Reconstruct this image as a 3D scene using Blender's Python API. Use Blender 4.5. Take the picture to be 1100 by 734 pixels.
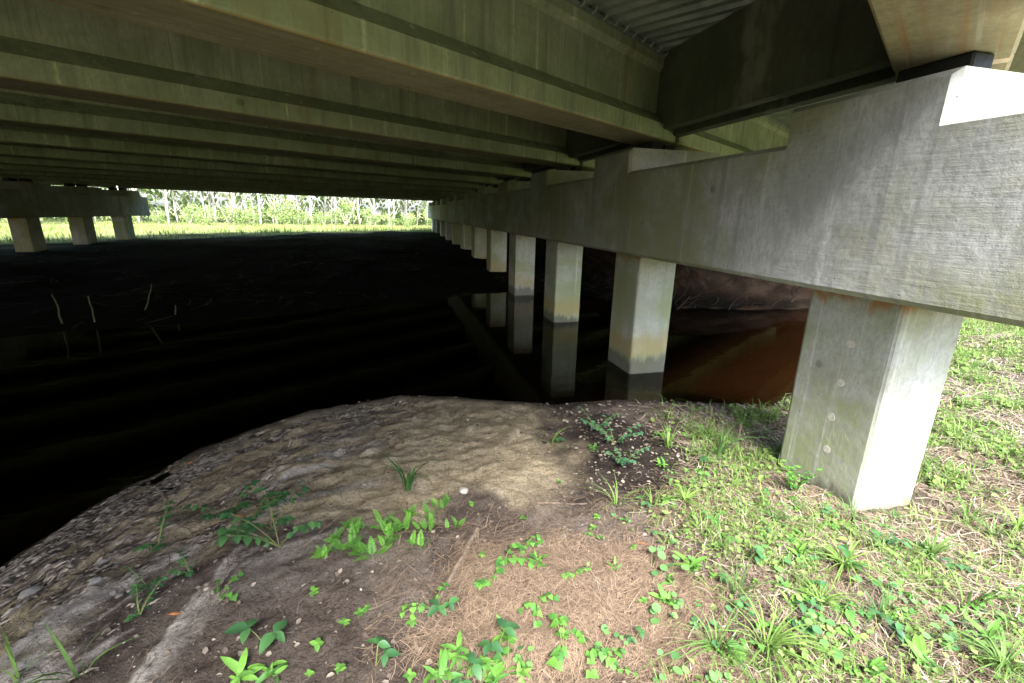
import bpy, bmesh, math, random
import numpy as np
from mathutils import Matrix, Vector, Euler

for _o in list(bpy.data.objects):
    bpy.data.objects.remove(_o)
scene = bpy.context.scene
COL = scene.collection
R = math.radians

# ------------------------------------------------------------------ camera
cam_data = bpy.data.cameras.new('camera')
cam_data.sensor_width = 36.0
cam_data.lens = 36.0*492/1100
cam_data.clip_start = 0.05
cam_data.clip_end = 2000
cam = bpy.data.objects.new('camera', cam_data)
COL.objects.link(cam)
_right = Vector((0.96902495, -0.24613449, 0.02021043))
_up = Vector((0.04730673, 0.2653185, 0.96299957))
_back = Vector((-0.24238961, -0.93221452, 0.26874407))
_m = Matrix((_right, _up, _back)).transposed().to_4x4()
_m.translation = Vector((0, 0, 2.15))
cam.matrix_world = _m
scene.camera = cam

# ------------------------------------------------------------------ sky and sun
SUN_AZ = Vector((-0.12, -1.0, 0)).normalized()      # horizontal direction towards the sun
SUN_EL = R(50)
world = bpy.data.worlds.new('World')
scene.world = world
world.use_nodes = True
_nt = world.node_tree
_bg = _nt.nodes['Background']
_sky = _nt.nodes.new('ShaderNodeTexSky')
_sky.sky_type = 'NISHITA'
_sky.sun_disc = False
_sky.sun_elevation = SUN_EL
_sky.sun_rotation = math.atan2(SUN_AZ.x, SUN_AZ.y)
_sky.air_density = 0.9
_sky.dust_density = 3.0
_sky.ozone_density = 1.0
_nt.links.new(_sky.outputs[0], _bg.inputs[0])
_bg.inputs[1].default_value = 0.15
sun_data = bpy.data.lights.new('sun', 'SUN')
sun_data.energy = 3.0
sun_data.angle = R(24)
sun_data.color = (1.0, 0.99, 0.985)
sun = bpy.data.objects.new('sun', sun_data)
COL.objects.link(sun)
_dir = Vector((SUN_AZ.x*math.cos(SUN_EL), SUN_AZ.y*math.cos(SUN_EL), math.sin(SUN_EL)))
sun.rotation_euler = _dir.to_track_quat('Z', 'Y').to_euler()
sun.location = _dir*60
vs = scene.view_settings
vs.view_transform = 'Standard'
vs.look = 'None'
vs.exposure = 2.7
vs.gamma = 1.0
vs.use_curve_mapping = False
scene.render.engine = 'CYCLES'
scene.cycles.use_denoising = True
scene.cycles.max_bounces = 8
scene.cycles.diffuse_bounces = 4
scene.cycles.glossy_bounces = 3
scene.cycles.transmission_bounces = 3
scene.cycles.caustics_reflective = False
scene.cycles.caustics_refractive = False

# ------------------------------------------------------------------ helpers
class MB:
    def __init__(s):
        s.v = []; s.f = []
    def add(s, vs, fs):
        b = len(s.v); s.v += [tuple(p) for p in vs]; s.f += [tuple(i+b for i in f) for f in fs]
    def box(s, x0, x1, y0, y1, z0, z1):
        s.add([(x0,y0,z0),(x1,y0,z0),(x1,y1,z0),(x0,y1,z0),(x0,y0,z1),(x1,y0,z1),(x1,y1,z1),(x0,y1,z1)],
              [(3,2,1,0),(4,5,6,7),(0,1,5,4),(1,2,6,5),(2,3,7,6),(3,0,4,7)])
    def tube(s, pts, rad, n=6, cap=True):
        pts = [Vector(p) for p in pts]; rings = []
        b = len(s.v)
        for i, p in enumerate(pts):
            t = (pts[min(i+1, len(pts)-1)]-pts[max(i-1, 0)]).normalized()
            a = t.orthogonal().normalized() if i == 0 else (a-t*a.dot(t)).normalized()
            c = t.cross(a)
            for k in range(n):
                w = 2*math.pi*k/n
                s.v.append(tuple(p+(a*math.cos(w)+c*math.sin(w))*rad[i]))
        for i in range(len(pts)-1):
            for k in range(n):
                k2 = (k+1) % n
                s.f.append((b+i*n+k, b+i*n+k2, b+(i+1)*n+k2, b+(i+1)*n+k))
        if cap:
            s.f.append(tuple(b+k for k in range(n-1, -1, -1)))
            s.f.append(tuple(b+(len(pts)-1)*n+k for k in range(n)))
    def mesh(s, name, mat=None, smooth=False, bevel=0, seg=1):
        me = bpy.data.meshes.new(name)
        me.from_pydata(s.v, [], s.f)
        if bevel:
            bm = bmesh.new(); bm.from_mesh(me)
            es = [e for e in bm.edges if len(e.link_faces) == 2 and e.calc_face_angle(0) > 0.6]
            bmesh.ops.bevel(bm, geom=es, offset=bevel, segments=seg, affect='EDGES', profile=.5)
            bm.to_mesh(me); bm.free()
        if smooth:
            me.polygons.foreach_set('use_smooth', [True]*len(me.polygons))
        if mat: me.materials.append(mat)
        me.update()
        return me
    def build(s, name, mat=None, parent=None, **k):
        return link(name, s.mesh(name, mat, **k), parent)

def link(name, me, parent=None, loc=None, rot=None, sc=None):
    o = bpy.data.objects.new(name, me)
    COL.objects.link(o)
    if parent: o.parent = parent
    if loc is not None: o.location = loc
    if rot is not None: o.rotation_euler = rot
    if sc is not None: o.scale = (sc, sc, sc) if isinstance(sc, (int, float)) else sc
    return o
def tag(o, label, cat, group=None):
    o['label'] = label; o['category'] = cat
    if group: o['group'] = group
    return o
def empty(name, loc=(0, 0, 0), rz=0.0):
    o = link(name, None, None, loc, (0, 0, rz)); o.empty_display_size = .2
    return o
def kind(o, k, label=None, cat=None):
    o['kind'] = k
    if label: o['label'] = label
    if cat: o['category'] = cat
    return o
def mass(name, V, faces, col, mat, smooth=False):
    """V (N,k,3) vertices of N alike pieces, faces = index tuples of one piece, col (N,3)"""
    N, k, _ = V.shape
    me = bpy.data.meshes.new(name)
    me.vertices.add(N*k); me.vertices.foreach_set('co', V.reshape(-1).astype(np.float32))
    ls = np.array([len(f) for f in faces]); idx = np.concatenate([np.array(f) for f in faces])
    L = (idx[None, :]+(np.arange(N)*k)[:, None]).reshape(-1)
    tot = np.tile(ls, N); st = np.concatenate([[0], np.cumsum(tot)[:-1]])
    me.loops.add(len(L)); me.loops.foreach_set('vertex_index', L.astype(np.int32))
    me.polygons.add(len(tot)); me.polygons.foreach_set('loop_start', st.astype(np.int32))
    if smooth: me.polygons.foreach_set('use_smooth', np.ones(len(tot), bool))
    me.update(calc_edges=True)
    ca = me.color_attributes.new('tint', 'FLOAT_COLOR', 'POINT')
    c = np.ones((N, k, 4), np.float32); c[:, :, :3] = col[:, None, :]
    ca.data.foreach_set('color', c.reshape(-1))
    me.materials.append(mat)
    return me

# ------------------------------------------------------------------ materials
class NT:
    def __init__(s, name):
        s.m = bpy.data.materials.new(name); s.m.use_nodes = True
        s.t = s.m.node_tree; s.t.nodes.clear()
        s.out = s.t.nodes.new('ShaderNodeOutputMaterial')
        s.geo = s.t.nodes.new('ShaderNodeNewGeometry')
        s.pos = s.geo.outputs['Position']
    def n(s, typ, **k):
        nd = s.t.nodes.new(typ)
        for a, b in k.items(): setattr(nd, a, b)
        return nd
    def l(s, a, b): s.t.links.new(a, b)
    def put(s, sock, v):
        if hasattr(v, 'is_linked') or isinstance(v, bpy.types.NodeSocket): s.l(v, sock)
        else: sock.default_value = v
    def vec(s, scale, src=None):
        nd = s.n('ShaderNodeMapping'); s.l(src or s.pos, nd.inputs[0]); nd.inputs['Scale'].default_value = scale
        return nd.outputs[0]
    def noise(s, v, scale=1.0, detail=4.0, rough=.55, dist=0.0):
        nd = s.n('ShaderNodeTexNoise'); s.l(v, nd.inputs['Vector'])
        nd.inputs['Scale'].default_value = scale; nd.inputs['Detail'].default_value = detail
        nd.inputs['Roughness'].default_value = rough; nd.inputs['Distortion'].default_value = dist
        return nd.outputs['Fac']
    def voro(s, v, scale):
        nd = s.n('ShaderNodeTexVoronoi'); s.l(v, nd.inputs['Vector']); nd.inputs['Scale'].default_value = scale
        return nd.outputs['Distance']
    def rng(s, f, a, b, c=0.0, d=1.0):
        nd = s.n('ShaderNodeMapRange', interpolation_type='SMOOTHSTEP'); s.l(f, nd.inputs[0])
        for i, x in enumerate((a, b, c, d)): nd.inputs[1+i].default_value = x
        return nd.outputs[0]
    def math(s, op, a, b=0.0):
        nd = s.n('ShaderNodeMath', operation=op); s.put(nd.inputs[0], a); s.put(nd.inputs[1], b)
        return nd.outputs[0]
    def mix(s, f, a, b, mode='MIX'):
        nd = s.n('ShaderNodeMix', data_type='RGBA', blend_type=mode)
        s.put(nd.inputs[0], f)
        for sock, v in ((nd.inputs[6], a), (nd.inputs[7], b)):
            if isinstance(v, (tuple, list)): sock.default_value = (*v[:3], 1)
            else: s.l(v, sock)
        return nd.outputs[2]
    def bump(s, h, strength=.3, dist=.02, nrm=None):
        nd = s.n('ShaderNodeBump'); s.l(h, nd.inputs['Height'])
        nd.inputs['Strength'].default_value = strength; nd.inputs['Distance'].default_value = dist
        if nrm: s.l(nrm, nd.inputs['Normal'])
        return nd.outputs[0]
    def bsdf(s, col, rough=.8, nrm=None, spec=.3, metal=0.0):
        p = s.n('ShaderNodeBsdfPrincipled')
        if isinstance(col, (tuple, list)): p.inputs['Base Color'].default_value = (*col[:3], 1)
        else: s.l(col, p.inputs['Base Color'])
        s.put(p.inputs['Roughness'], rough)
        p.inputs['Specular IOR Level'].default_value = spec
        p.inputs['Metallic'].default_value = metal
        if nrm: s.l(nrm, p.inputs['Normal'])
        s.l(p.outputs[0], s.out.inputs[0])
        return p

def concrete(name, base, dark, algae_bounce=.4, algae_bounce_col=(.13, .15, .055), rust=.25, streak=.5, pale=.35, board=False, waterline=False, patch=False, along=False, soffit=False):
    t = NT(name)
    sep = t.n('ShaderNodeSeparateXYZ'); t.l(t.pos, sep.inputs[0])
    c = t.mix(t.rng(t.noise(t.pos, 1.6, 9, .68), .38, .62), base, dark)
    c = t.mix(t.math('MULTIPLY', t.rng(t.noise(t.vec((.45, .45, .7)), 1.3, 5, .6, .4), .36, .62), algae_bounce), c, algae_bounce_col)  # algae stain, also standing in for green light bounced off the grass
    c = t.mix(t.math('MULTIPLY', t.rng(t.noise(t.vec((7, 7, .35)), 1, 5, .6), .52, .72), streak), c, tuple(x*.42 for x in base))
    c = t.mix(t.math('MULTIPLY', t.rng(t.noise(t.vec((11, 11, .30)), 1, 4, .6), .58, .74), pale), c, tuple(min(1, x*1.5) for x in base))
    c = t.mix(t.math('MULTIPLY', t.rng(t.noise(t.vec((2.1, 2.1, .13)), 1, 3, .5), .60, .76), rust), c, (.30, .15, .045))
    c = t.mix(t.math('MULTIPLY', t.rng(t.noise(t.vec((1, 1, .45)), 34, 6, .8), .42, .64), .6), c, tuple(x*.55 for x in base))
    v = t.voro(t.pos, 16)
    pit = t.math('MULTIPLY', t.rng(v, .11, .05), t.rng(t.noise(t.pos, 7, 3), .54, .62))
    c = t.mix(t.math('MULTIPLY', pit, .5), c, (.06, .06, .05))
    # cast-in tie holes and scuffs, larger and rarer than the pits
    scuff = t.math('MULTIPLY', t.rng(t.voro(t.pos, 1.9), .085, .055), t.rng(t.noise(t.pos, 2.2, 2), .48, .54))
    c = t.mix(t.math('MULTIPLY', scuff, .4), c, (.06, .058, .05))
    if waterline:
        zz = t.math('ADD', sep.outputs[2], t.math('ADD', t.math('MULTIPLY', t.math('SUBTRACT', t.noise(t.vec((.25, .25, 0)), 1, 1), .5), .7), t.math('MULTIPLY', t.math('SUBTRACT', t.noise(t.vec((9, 9, 2)), 1, 5, .65), .5), .4)))
        band = t.math('MULTIPLY', t.rng(sep.outputs[1], 4.2, 5.0), t.math('MULTIPLY', t.rng(zz, .62, .34), t.rng(zz, .12, .26)))
        c = t.mix(t.math('MULTIPLY', band, .45), c, (.36, .24, .08))
        c = t.mix(t.math('MULTIPLY', t.rng(zz, .22, .08), .75), c, (.09, .08, .06))
    if along:      # rust and lime run along the soffit, in the girder's own length direction
        tc = t.n('ShaderNodeTexCoord').outputs['Object']
        c = t.mix(t.math('MULTIPLY', t.rng(t.noise(t.vec((.22, 9, 3), tc), 1, 3, .5), .52, .68), .75), c, (.36, .17, .05))
        c = t.mix(t.math('MULTIPLY', t.rng(t.noise(t.vec((.6, 22, 8), tc), 1, 4, .6), .56, .74), .5), c, (.55, .52, .42))
        c = t.mix(t.math('MULTIPLY', t.rng(t.noise(t.vec((3.5, .9, 1), tc), 1, 5, .6), .55, .70), .45), c, (.26, .21, .12))
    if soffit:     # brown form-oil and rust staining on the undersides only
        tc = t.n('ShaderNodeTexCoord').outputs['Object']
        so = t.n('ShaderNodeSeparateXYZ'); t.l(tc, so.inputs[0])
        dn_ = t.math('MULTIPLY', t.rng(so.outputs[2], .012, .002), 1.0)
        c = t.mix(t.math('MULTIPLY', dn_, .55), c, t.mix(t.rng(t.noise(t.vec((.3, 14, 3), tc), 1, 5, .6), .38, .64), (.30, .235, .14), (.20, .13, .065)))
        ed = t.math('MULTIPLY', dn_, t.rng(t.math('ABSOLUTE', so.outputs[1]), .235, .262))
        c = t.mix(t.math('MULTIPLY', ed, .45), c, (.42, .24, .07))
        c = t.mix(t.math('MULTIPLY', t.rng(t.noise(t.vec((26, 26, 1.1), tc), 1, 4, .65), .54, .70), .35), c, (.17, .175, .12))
    if waterline:   # rust weeping from the joint under the cap
        tm = t.math('MULTIPLY', t.rng(t.math('ADD', sep.outputs[2], t.math('MULTIPLY', t.noise(t.vec((9, 9, 2)), 1, 3), .22)), 1.64, 1.74), t.rng(t.noise(t.pos, 6, 3), .42, .62))
        c = t.mix(t.math('MULTIPLY', tm, .75), c, (.40, .17, .04))
    if patch:
        yy = t.math('ADD', sep.outputs[1], t.math('MULTIPLY', t.math('SUBTRACT', t.noise(t.pos, 4, 4), .5), .35))
        pm = t.math('MULTIPLY', t.rng(yy, 3.86, 3.94), t.rng(yy, 4.36, 4.24))
        c = t.mix(t.math('MULTIPLY', pm, t.rng(t.noise(t.vec((6, 6, 3)), 1, 5, .7), .30, .62)), c, (.33, .33, .27))
    h = t.math('ADD', t.math('MULTIPLY', t.noise(t.pos, 130, 3), .25), t.noise(t.pos, 14, 5))
    h = t.math('SUBTRACT', h, t.math('MULTIPLY', pit, 1.2))
    if board:
        h = t.math('ADD', h, t.math('MULTIPLY', t.noise(t.vec((3.4, 3.4, 46)), 1, 4, .65), .65))
    p = t.bsdf(c, .85, t.bump(h, .38, .012), .25)
    return t.m

M = {}
M['girder'] = concrete('girder_concrete', (.58, .60, .475), (.37, .385, .29), algae_bounce=.7, algae_bounce_col=(.32, .35, .215), rust=.5, streak=.9, pale=.75, soffit=True)
M['cap'] = concrete('cap_concrete', (.49, .50, .50), (.33, .34, .315), algae_bounce=.9, rust=.75, streak=.6, pale=.4, board=True, algae_bounce_col=(.25, .265, .125))  # strong olive tint puts the grass bounce into the cap colour
M['pile'] = concrete('pile_concrete', (.50, .505, .49), (.36, .365, .32), algae_bounce=.85, rust=.18, streak=.35, pale=.55, waterline=True, algae_bounce_col=(.24, .28, .085))
M['diaphragm'] = concrete('diaphragm_concrete', (.20, .21, .16), (.12, .13, .095), algae_bounce=.3, algae_bounce_col=(.10, .115, .055), rust=.05, streak=.7, pale=.25, patch=True)
M['soffit'] = concrete('edge_girder_concrete', (.44, .37, .235), (.33, .27, .165), algae_bounce=.2, rust=.3, streak=.25, pale=.2, along=True)

def metal_deck():
    t = NT('galvanised_deck')
    c = t.mix(t.rng(t.noise(t.pos, 3, 5), .35, .7), (.46, .50, .48), (.28, .32, .31))
    t.bsdf(c, t.rng(t.noise(t.pos, 11, 4), .3, .7, .32, .6), None, .5, .55)
    return t.m
M['metal'] = metal_deck()
def plain(name, col, rough=.8, var=.35, scale=20, spec=.3, metal=0.0):
    t = NT(name)
    c = t.mix(t.rng(t.noise(t.pos, scale, 5, .6), .35, .7), col, tuple(x*(1-var) for x in col))
    t.bsdf(c, rough, t.bump(t.noise(t.pos, scale*3, 4), .3, .01), spec, metal)
    return t.m
M['rubber'] = plain('bearing_rubber', (.022, .022, .024), .7)
M['zinc'] = plain('zinc_clip', (.62, .64, .62), .4, .3, 20, .5, .5)
M['slab'] = plain('slab_concrete', (.33, .33, .30), .9)
M['plug'] = plain('plug_mortar', (.60, .57, .50), .9, .3, 40)
M['rust'] = plain('rust_stain_paste', (.42, .20, .05), .9, .4, 30)
M['wood'] = plain('weathered_stick', (.15, .112, .08), .9, .5, 30)
M['cane'] = plain('pale_cane', (.075, .068, .028), .8, .4, 25)
M['stone'] = plain('pale_stone', (.30, .28, .245), .9, .35, 25)
M['greystone'] = plain('grey_stone', (.23, .22, .20), .9, .4, 25)
M['deadleaf'] = plain('dead_leaf', (.27, .115, .045), .8, .4, 30)
def bark():
    t = NT('overexposed_bark')
    c = t.mix(t.rng(t.noise(t.vec((6, 6, 1.2)), 1, 5, .65), .4, .65), (.58, .55, .49), (.28, .255, .22))  # bark whitened so overexposure is put into its colour
    t.bsdf(c, .9, t.bump(t.noise(t.vec((9, 9, 2)), 1, 5), .5, .04))
    return t.m
M['bark'] = bark()
def foliage(name, col=None, vary=.35, trans=.32, gloss=.15):
    """a leaf surface: diffuse front, light through the blade, slight gloss; tone varies leaf to leaf"""
    t = NT(name)
    if col is None:
        a = t.n('ShaderNodeAttribute', attribute_name='tint'); c = a.outputs['Color']
    else:
        oi = t.n('ShaderNodeObjectInfo')
        c = t.mix(oi.outputs['Random'], tuple(x*(1+vary) for x in col), (col[0]*(1-vary), col[1]*(1-vary*.7), col[2]))
    c2 = t.mix(t.math('MULTIPLY', t.rng(t.noise(t.pos, 55, 3), .4, .7), .35), c, t.mix(.5, c, (.02, .03, .01)))
    p = t.bsdf(c2, .5, None, gloss)
    tr = t.n('ShaderNodeBsdfTranslucent'); t.l(t.mix(.22, c2, (.28, .40, .05), 'MIX'), tr.inputs[0])
    mx = t.n('ShaderNodeMixShader'); mx.inputs[0].default_value = trans
    t.l(p.outputs[0], mx.inputs[1]); t.l(tr.outputs[0], mx.inputs[2]); t.l(mx.outputs[0], t.out.inputs[0])
    return t.m
M['leafmass'] = foliage('leaf_mass')
M['grass'] = foliage('grass_blade', (.11, .18, .04), .45)
M['strap'] = foliage('strap_blade', (.045, .115, .03), .2)
M['bramble'] = foliage('bramble_leaf', (.042, .115, .034), .35, .25, .4)
M['bluevine'] = foliage('blue_green_leaf', (.055, .14, .06), .3, .25)
M['fern'] = foliage('fern_frond', (.11, .26, .035), .4)
M['bright'] = foliage('bright_leaf', (.105, .225, .038), .45)
M['heart'] = foliage('heart_leaf', (.085, .20, .033), .5)
M['round'] = foliage('round_leaf', (.095, .20, .055), .45, .25, .3)
M['stem'] = plain('plant_stem', (.13, .15, .05), .7)
M['litter'] = None
def drymass():
    t = NT('dry_mass')
    a = t.n('ShaderNodeAttribute', attribute_name='tint')
    t.bsdf(a.outputs['Color'], .85, None, .2)
    return t.m
M['dry'] = drymass()

# ------------------------------------------------------------------ terrain
def _h(ix, iy, s):
    n = (ix.astype(np.int64)*374761393 + iy.astype(np.int64)*668265263 + s*1442695041) & 0xffffffff
    n = ((n ^ (n >> 13))*1274126177) & 0xffffffff
    n = (n ^ (n >> 16)) & 0xffff
    return n/65535.0
def vnoise(x, y, s=0):
    x = np.asarray(x, float); y = np.asarray(y, float)
    ix = np.floor(x); iy = np.floor(y); fx = x-ix; fy = y-iy
    fx = fx*fx*fx*(fx*(fx*6-15)+10); fy = fy*fy*fy*(fy*(fy*6-15)+10)
    a = _h(ix, iy, s); b = _h(ix+1, iy, s); c = _h(ix, iy+1, s); d = _h(ix+1, iy+1, s)
    return (a+(b-a)*fx+(c-a)*fy+(a-b-c+d)*fx*fy)*2-1
def fbm(x, y, octv=4, s=0, g=0.5):
    t = 0; amp = 1
    for o in range(octv):
        t = t+amp*vnoise(x*2**o+17.3*o, y*2**o-9.1*o, s+o*7); amp *= g
    return t
NX = [-400,-40,-12,-6,-3.3,-2.75,-2.41,-2.24,-1.88,-1.0,0,1.0,1.75,2.96,4.23,5.5,7,9,12,20,60,400]
NY = [-200,-60,-18,-7,-1.5,1.4,3.0,3.6,4.27,5.13,5.4,5.02,4.7,4.59,4.1,4.7,6.0,7.4,8.0,8.6,9,9]
FX = [-400,-30,-12,-8,-5,-1,2,4.5,5.6,6.6,8.1,9.5,12,20,60,400]
FY = [-4,2,6.0,7.6,8.6,10.3,12.4,12.4,10.9,9.75,9.3,9.15,9.3,9.8,10.5,11]
def sst(a, b, t):
    t = np.clip((t-a)/(b-a), 0, 1); return t*t*(3-2*t)
def banks(x, y):
    n0 = np.interp(x, NX, NY); n1 = (np.interp(x+.15, NX, NY)-np.interp(x-.15, NX, NY))/.3
    f0 = np.interp(x, FX, FY); f1 = (np.interp(x+.3, FX, FY)-np.interp(x-.3, FX, FY))/.6
    return (n0-y)/np.sqrt(1+n1*n1), (y-f0)/np.sqrt(1+f1*f1)
def sand_mask(x, y, dn):
    w = fbm(x*2.3, y*2.3, 3, 21)
    a = sst(2.55, 2.95, y+.22*w)*sst(1.55, 1.05, x-.25*(y-3.4)+.2*w)
    b = sst(2.0, 1.2, dn+.35*w)*sst(-.3, -.9, x)
    return np.maximum(a, b)*np.clip(dn*9+.6, 0, 1)
def ground_z(x, y):
    x = np.asarray(x, float); y = np.asarray(y, float)
    dn, df = banks(x, y)
    dn = dn+.06*fbm(x*1.3, y*1.3, 3, 3); df = df+.25*fbm(x*.5, y*.5, 3, 5)
    zn = np.where(dn > 0, .16*(1-np.exp(-dn/.35))*0+.5*(1-np.exp(-dn/3.4)), np.maximum(dn*.28, -.5))
    # ground by the near pile is a little lower than the mound under the camera
    zn = zn-.12*np.exp(-((x-3.6)**2+(y-2.3)**2)/2.2)*(dn > 0)*np.clip(dn, 0, 1)
    rise = .55+1.5*sst(5.0, 9.0, x)*sst(40, 8, x)
    run = 5.0-2.2*sst(5.0, 8.0, x)
    zf = np.where(df > 0, rise*(1-np.exp(-df/run)), np.maximum(df*.2, -.5))
    z = np.where(dn > 0, zn, np.where(df > 0, zf, np.maximum(zn, zf)))
    r = np.hypot(x-1, y-2.5)
    near = sst(9, 4, r)
    land = np.clip(np.maximum(dn, df)*2.5, 0, 1)
    sx = x*.80+y*.60; sd = dn
    sand = sand_mask(x, y, dn)
    z = z+near*(.017*fbm(x*6, y*6, 5, 11, .6)*land+.018*fbm(x*1.7, y*1.7, 3, 12)*land)
    z = z+near*sand*((.005+.015*sst(-.2, -1.2, x))*fbm(sx*1.1, sd*5.5, 4, 13, .6)+.005*np.abs(fbm(sx*5, sd*9, 3, 14))+.006*fbm(x*14, y*14, 4, 19, .6))*np.clip(dn*4+.2, 0, 1)
    z = z+(1-near)*land*(.05*fbm(x*.8, y*.8, 4, 15)+.10*fbm(x*.12, y*.12, 3, 16))
    return z

def ground_masks(x, y):
    dn, df = banks(x, y)
    grass = sst(-.45, .55, x-(1.15+.60*(y-1.2))+.28*fbm(x*2.2, y*2.2, 3, 31))*np.clip(dn*2.5, 0, 1)
    straw = sst(1.15, .55, np.hypot((x-.78)/.80, (y-1.65)/.60)+.25*fbm(x*2.5, y*2.5, 3, 33))
    sand = sand_mask(x, y, dn)
    return dn, df, grass, straw, sand

def ground_colour(x, y):
    dn, df, grass, straw, sand = ground_masks(x, y)
    C = np.zeros(x.shape+(3,))
    def lay(m, col):
        m = np.clip(m, 0, 1)[..., None]; C[:] = C*(1-m)+np.array(col)*m
    lay(np.ones_like(x), (.108, .087, .072))
    lay(.8*sst(.1, .6, fbm(x*1.9, y*1.9, 4, 41)), (.165, .138, .114))
    dark = sst(1.05, .5, np.hypot((x-1.85)/1.45, (y-3.25)/.95)+.25*fbm(x*2, y*2, 3, 42))
    lay(.95*dark, (.036, .029, .025))
    sx = x*.80+y*.60
    lay(sand, (.43, .36, .235))
    ly = fbm(sx*1.2, dn*7, 4, 43, .6)
    left = sst(.1, -.7, x)
    lay(sand*(.06+.66*left)*sst(-.05, .30, ly), (.07, .058, .048))
    lay(sand*(.2+.4*left)*sst(.10, .5, fbm(sx*.9+5, dn*6, 4, 44, .6)), (.40, .35, .26))
    pale = sst(.0, .35, fbm(sx*.7, dn*4.2, 4, 45, .6))*left*sst(.9, 1.6, dn)*sst(3.2, 2.2, dn)
    lay(pale*.85, (.46, .43, .385))
    lay(straw*.8, (.075, .056, .042))
    lay(grass*.75, (.13, .11, .085))
    # wet margin where the sand runs into the creek
    lay(.85*sst(.30, .0, dn)*(dn > -1)*(df < 0), (.045, .038, .028))
    # far bank: creek mud painted near black for the shade under the bridge, turf beyond it
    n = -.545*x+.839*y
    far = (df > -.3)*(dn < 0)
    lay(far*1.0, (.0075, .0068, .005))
    clay = sst(5.5, 7.5, x)*sst(22, 16, x)*sst(.1, 1.0, df+.5*fbm(x, y, 3, 46))*far
    lay(clay*.8, (.06, .038, .025)); lay(clay*.4*sst(.0, .4, fbm(x*5, y*9+df*4, 5, 48, .7)), (.19, .13, .085))
    turf = sst(28.6, 31.4, n+3.0*fbm(x*.25, y*.25, 4, 47))
    lay(turf, (.20, .23, .09))
    field = np.clip(sst(7, 11, x-.3*y)+sst(-1.0, -3.0, y), 0, 1)*(dn > 0)
    lay(field*.8, (.13, .17, .05))
    bed = sst(.02, -.1, np.maximum(dn, df))
    lay(bed, (.105, .066, .038))
    return np.clip(C, 0, 1)

def soil_material():
    t = NT('bank_soil')
    a = t.n('ShaderNodeAttribute', attribute_name='tint'); c = a.outputs['Color']
    c = t.mix(t.math('MULTIPLY', t.rng(t.noise(t.pos, 9, 7, .65), .42, .70), .65), c, t.mix(1.0, c, (.42, .40, .38), 'MULTIPLY'))
    c = t.mix(t.math('MULTIPLY', t.rng(t.noise(t.pos, 60, 6, .78), .46, .62), .75), c, t.mix(1.0, c, (.40, .37, .34), 'MULTIPLY'))
    c = t.mix(t.math('MULTIPLY', t.rng(t.noise(t.pos, 150, 5, .8), .58, .70), .6), c, t.mix(.5, c, (.40, .37, .33)))
    h = t.math('ADD', t.noise(t.pos, 34, 7, .7), t.math('MULTIPLY', t.noise(t.pos, 150, 4, .7), .5))
    t.bsdf(c, .95, t.bump(h, 1.0, .03), .03)
    return t.m
M['soil'] = soil_material()

def axis(parts):
    out = []
    for a, b, st in parts:
        out.append(np.arange(a, b, st))
    return np.unique(np.round(np.concatenate(out+[np.array([parts[-1][1]])]), 4))
gx = axis([(-400,-60,34),(-60,-12,3),(-12,-3.2,.4),(-3.2,4.4,.022),(4.4,8,.08),(8,20,.4),(20,60,3),(60,400.1,34)])
gy = axis([(-400,-60,34),(-60,-3,3),(-3,.4,.2),(.4,3.8,.022),(3.8,5.8,.03),(5.8,13,.2),(13,60,.9),(60,90,3),(90,400.1,31)])
GX, GY = np.meshgrid(gx, gy, indexing='ij')
GZ = ground_z(GX, GY)
nx, ny = GX.shape
me = bpy.data.meshes.new('ground')
me.vertices.add(nx*ny); me.vertices.foreach_set('co', np.stack([GX, GY, GZ], -1).reshape(-1).astype(np.float32))
ii, jj = np.meshgrid(np.arange(nx-1), np.arange(ny-1), indexing='ij')
q = np.stack([ii*ny+jj, (ii+1)*ny+jj, (ii+1)*ny+jj+1, ii*ny+jj+1], -1).reshape(-1)
me.loops.add(len(q)); me.loops.foreach_set('vertex_index', q.astype(np.int32))
me.polygons.add(len(q)//4); me.polygons.foreach_set('loop_start', np.arange(0, len(q), 4, dtype=np.int32))
me.polygons.foreach_set('use_smooth', np.ones(len(q)//4, bool))
me.update(calc_edges=True)
ca = me.color_attributes.new('tint', 'FLOAT_COLOR', 'POINT')
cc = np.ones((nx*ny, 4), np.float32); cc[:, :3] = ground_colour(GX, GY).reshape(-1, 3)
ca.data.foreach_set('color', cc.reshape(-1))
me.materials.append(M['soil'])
kind(link('ground', me), 'structure')

def water_material():
    t = NT('tannin_water')
    h = t.math('ADD', t.noise(t.vec((1.2, 3.0, 1)), 1.2, 3, .5), t.math('MULTIPLY', t.noise(t.pos, 14, 3), .06))
    p = t.bsdf((.40, .13, .035), .035, t.bump(h, .10, .02), .5)
    p.inputs['Transmission Weight'].default_value = 1.0
    p.inputs['IOR'].default_value = 1.33
    va = t.n('ShaderNodeVolumeAbsorption'); va.inputs[0].default_value = (.75, .28, .06, 1); va.inputs[1].default_value = 4.0
    tb = t.n('ShaderNodeBsdfTransparent'); tb.inputs[0].default_value = (.50, .375, .265, 1)
    gl = t.n('ShaderNodeBsdfGlossy'); gl.inputs['Roughness'].default_value = .03
    t.l(p.inputs['Normal'].links[0].from_socket, gl.inputs['Normal'])
    fr = t.n('ShaderNodeFresnel'); fr.inputs[0].default_value = 1.33
    t.l(p.inputs['Normal'].links[0].from_socket, fr.inputs['Normal'])
    mx = t.n('ShaderNodeMixShader'); t.l(fr.outputs[0], mx.inputs[0]); t.l(tb.outputs[0], mx.inputs[1]); t.l(gl.outputs[0], mx.inputs[2])
    t.l(mx.outputs[0], t.out.inputs[0])
    t.t.nodes.remove(p); t.t.nodes.remove(va)
    return t.m
M['water'] = water_material()
wx = np.linspace(-60, 40, 41); wy = np.linspace(-70, 15, 35)
wb = MB()
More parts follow.
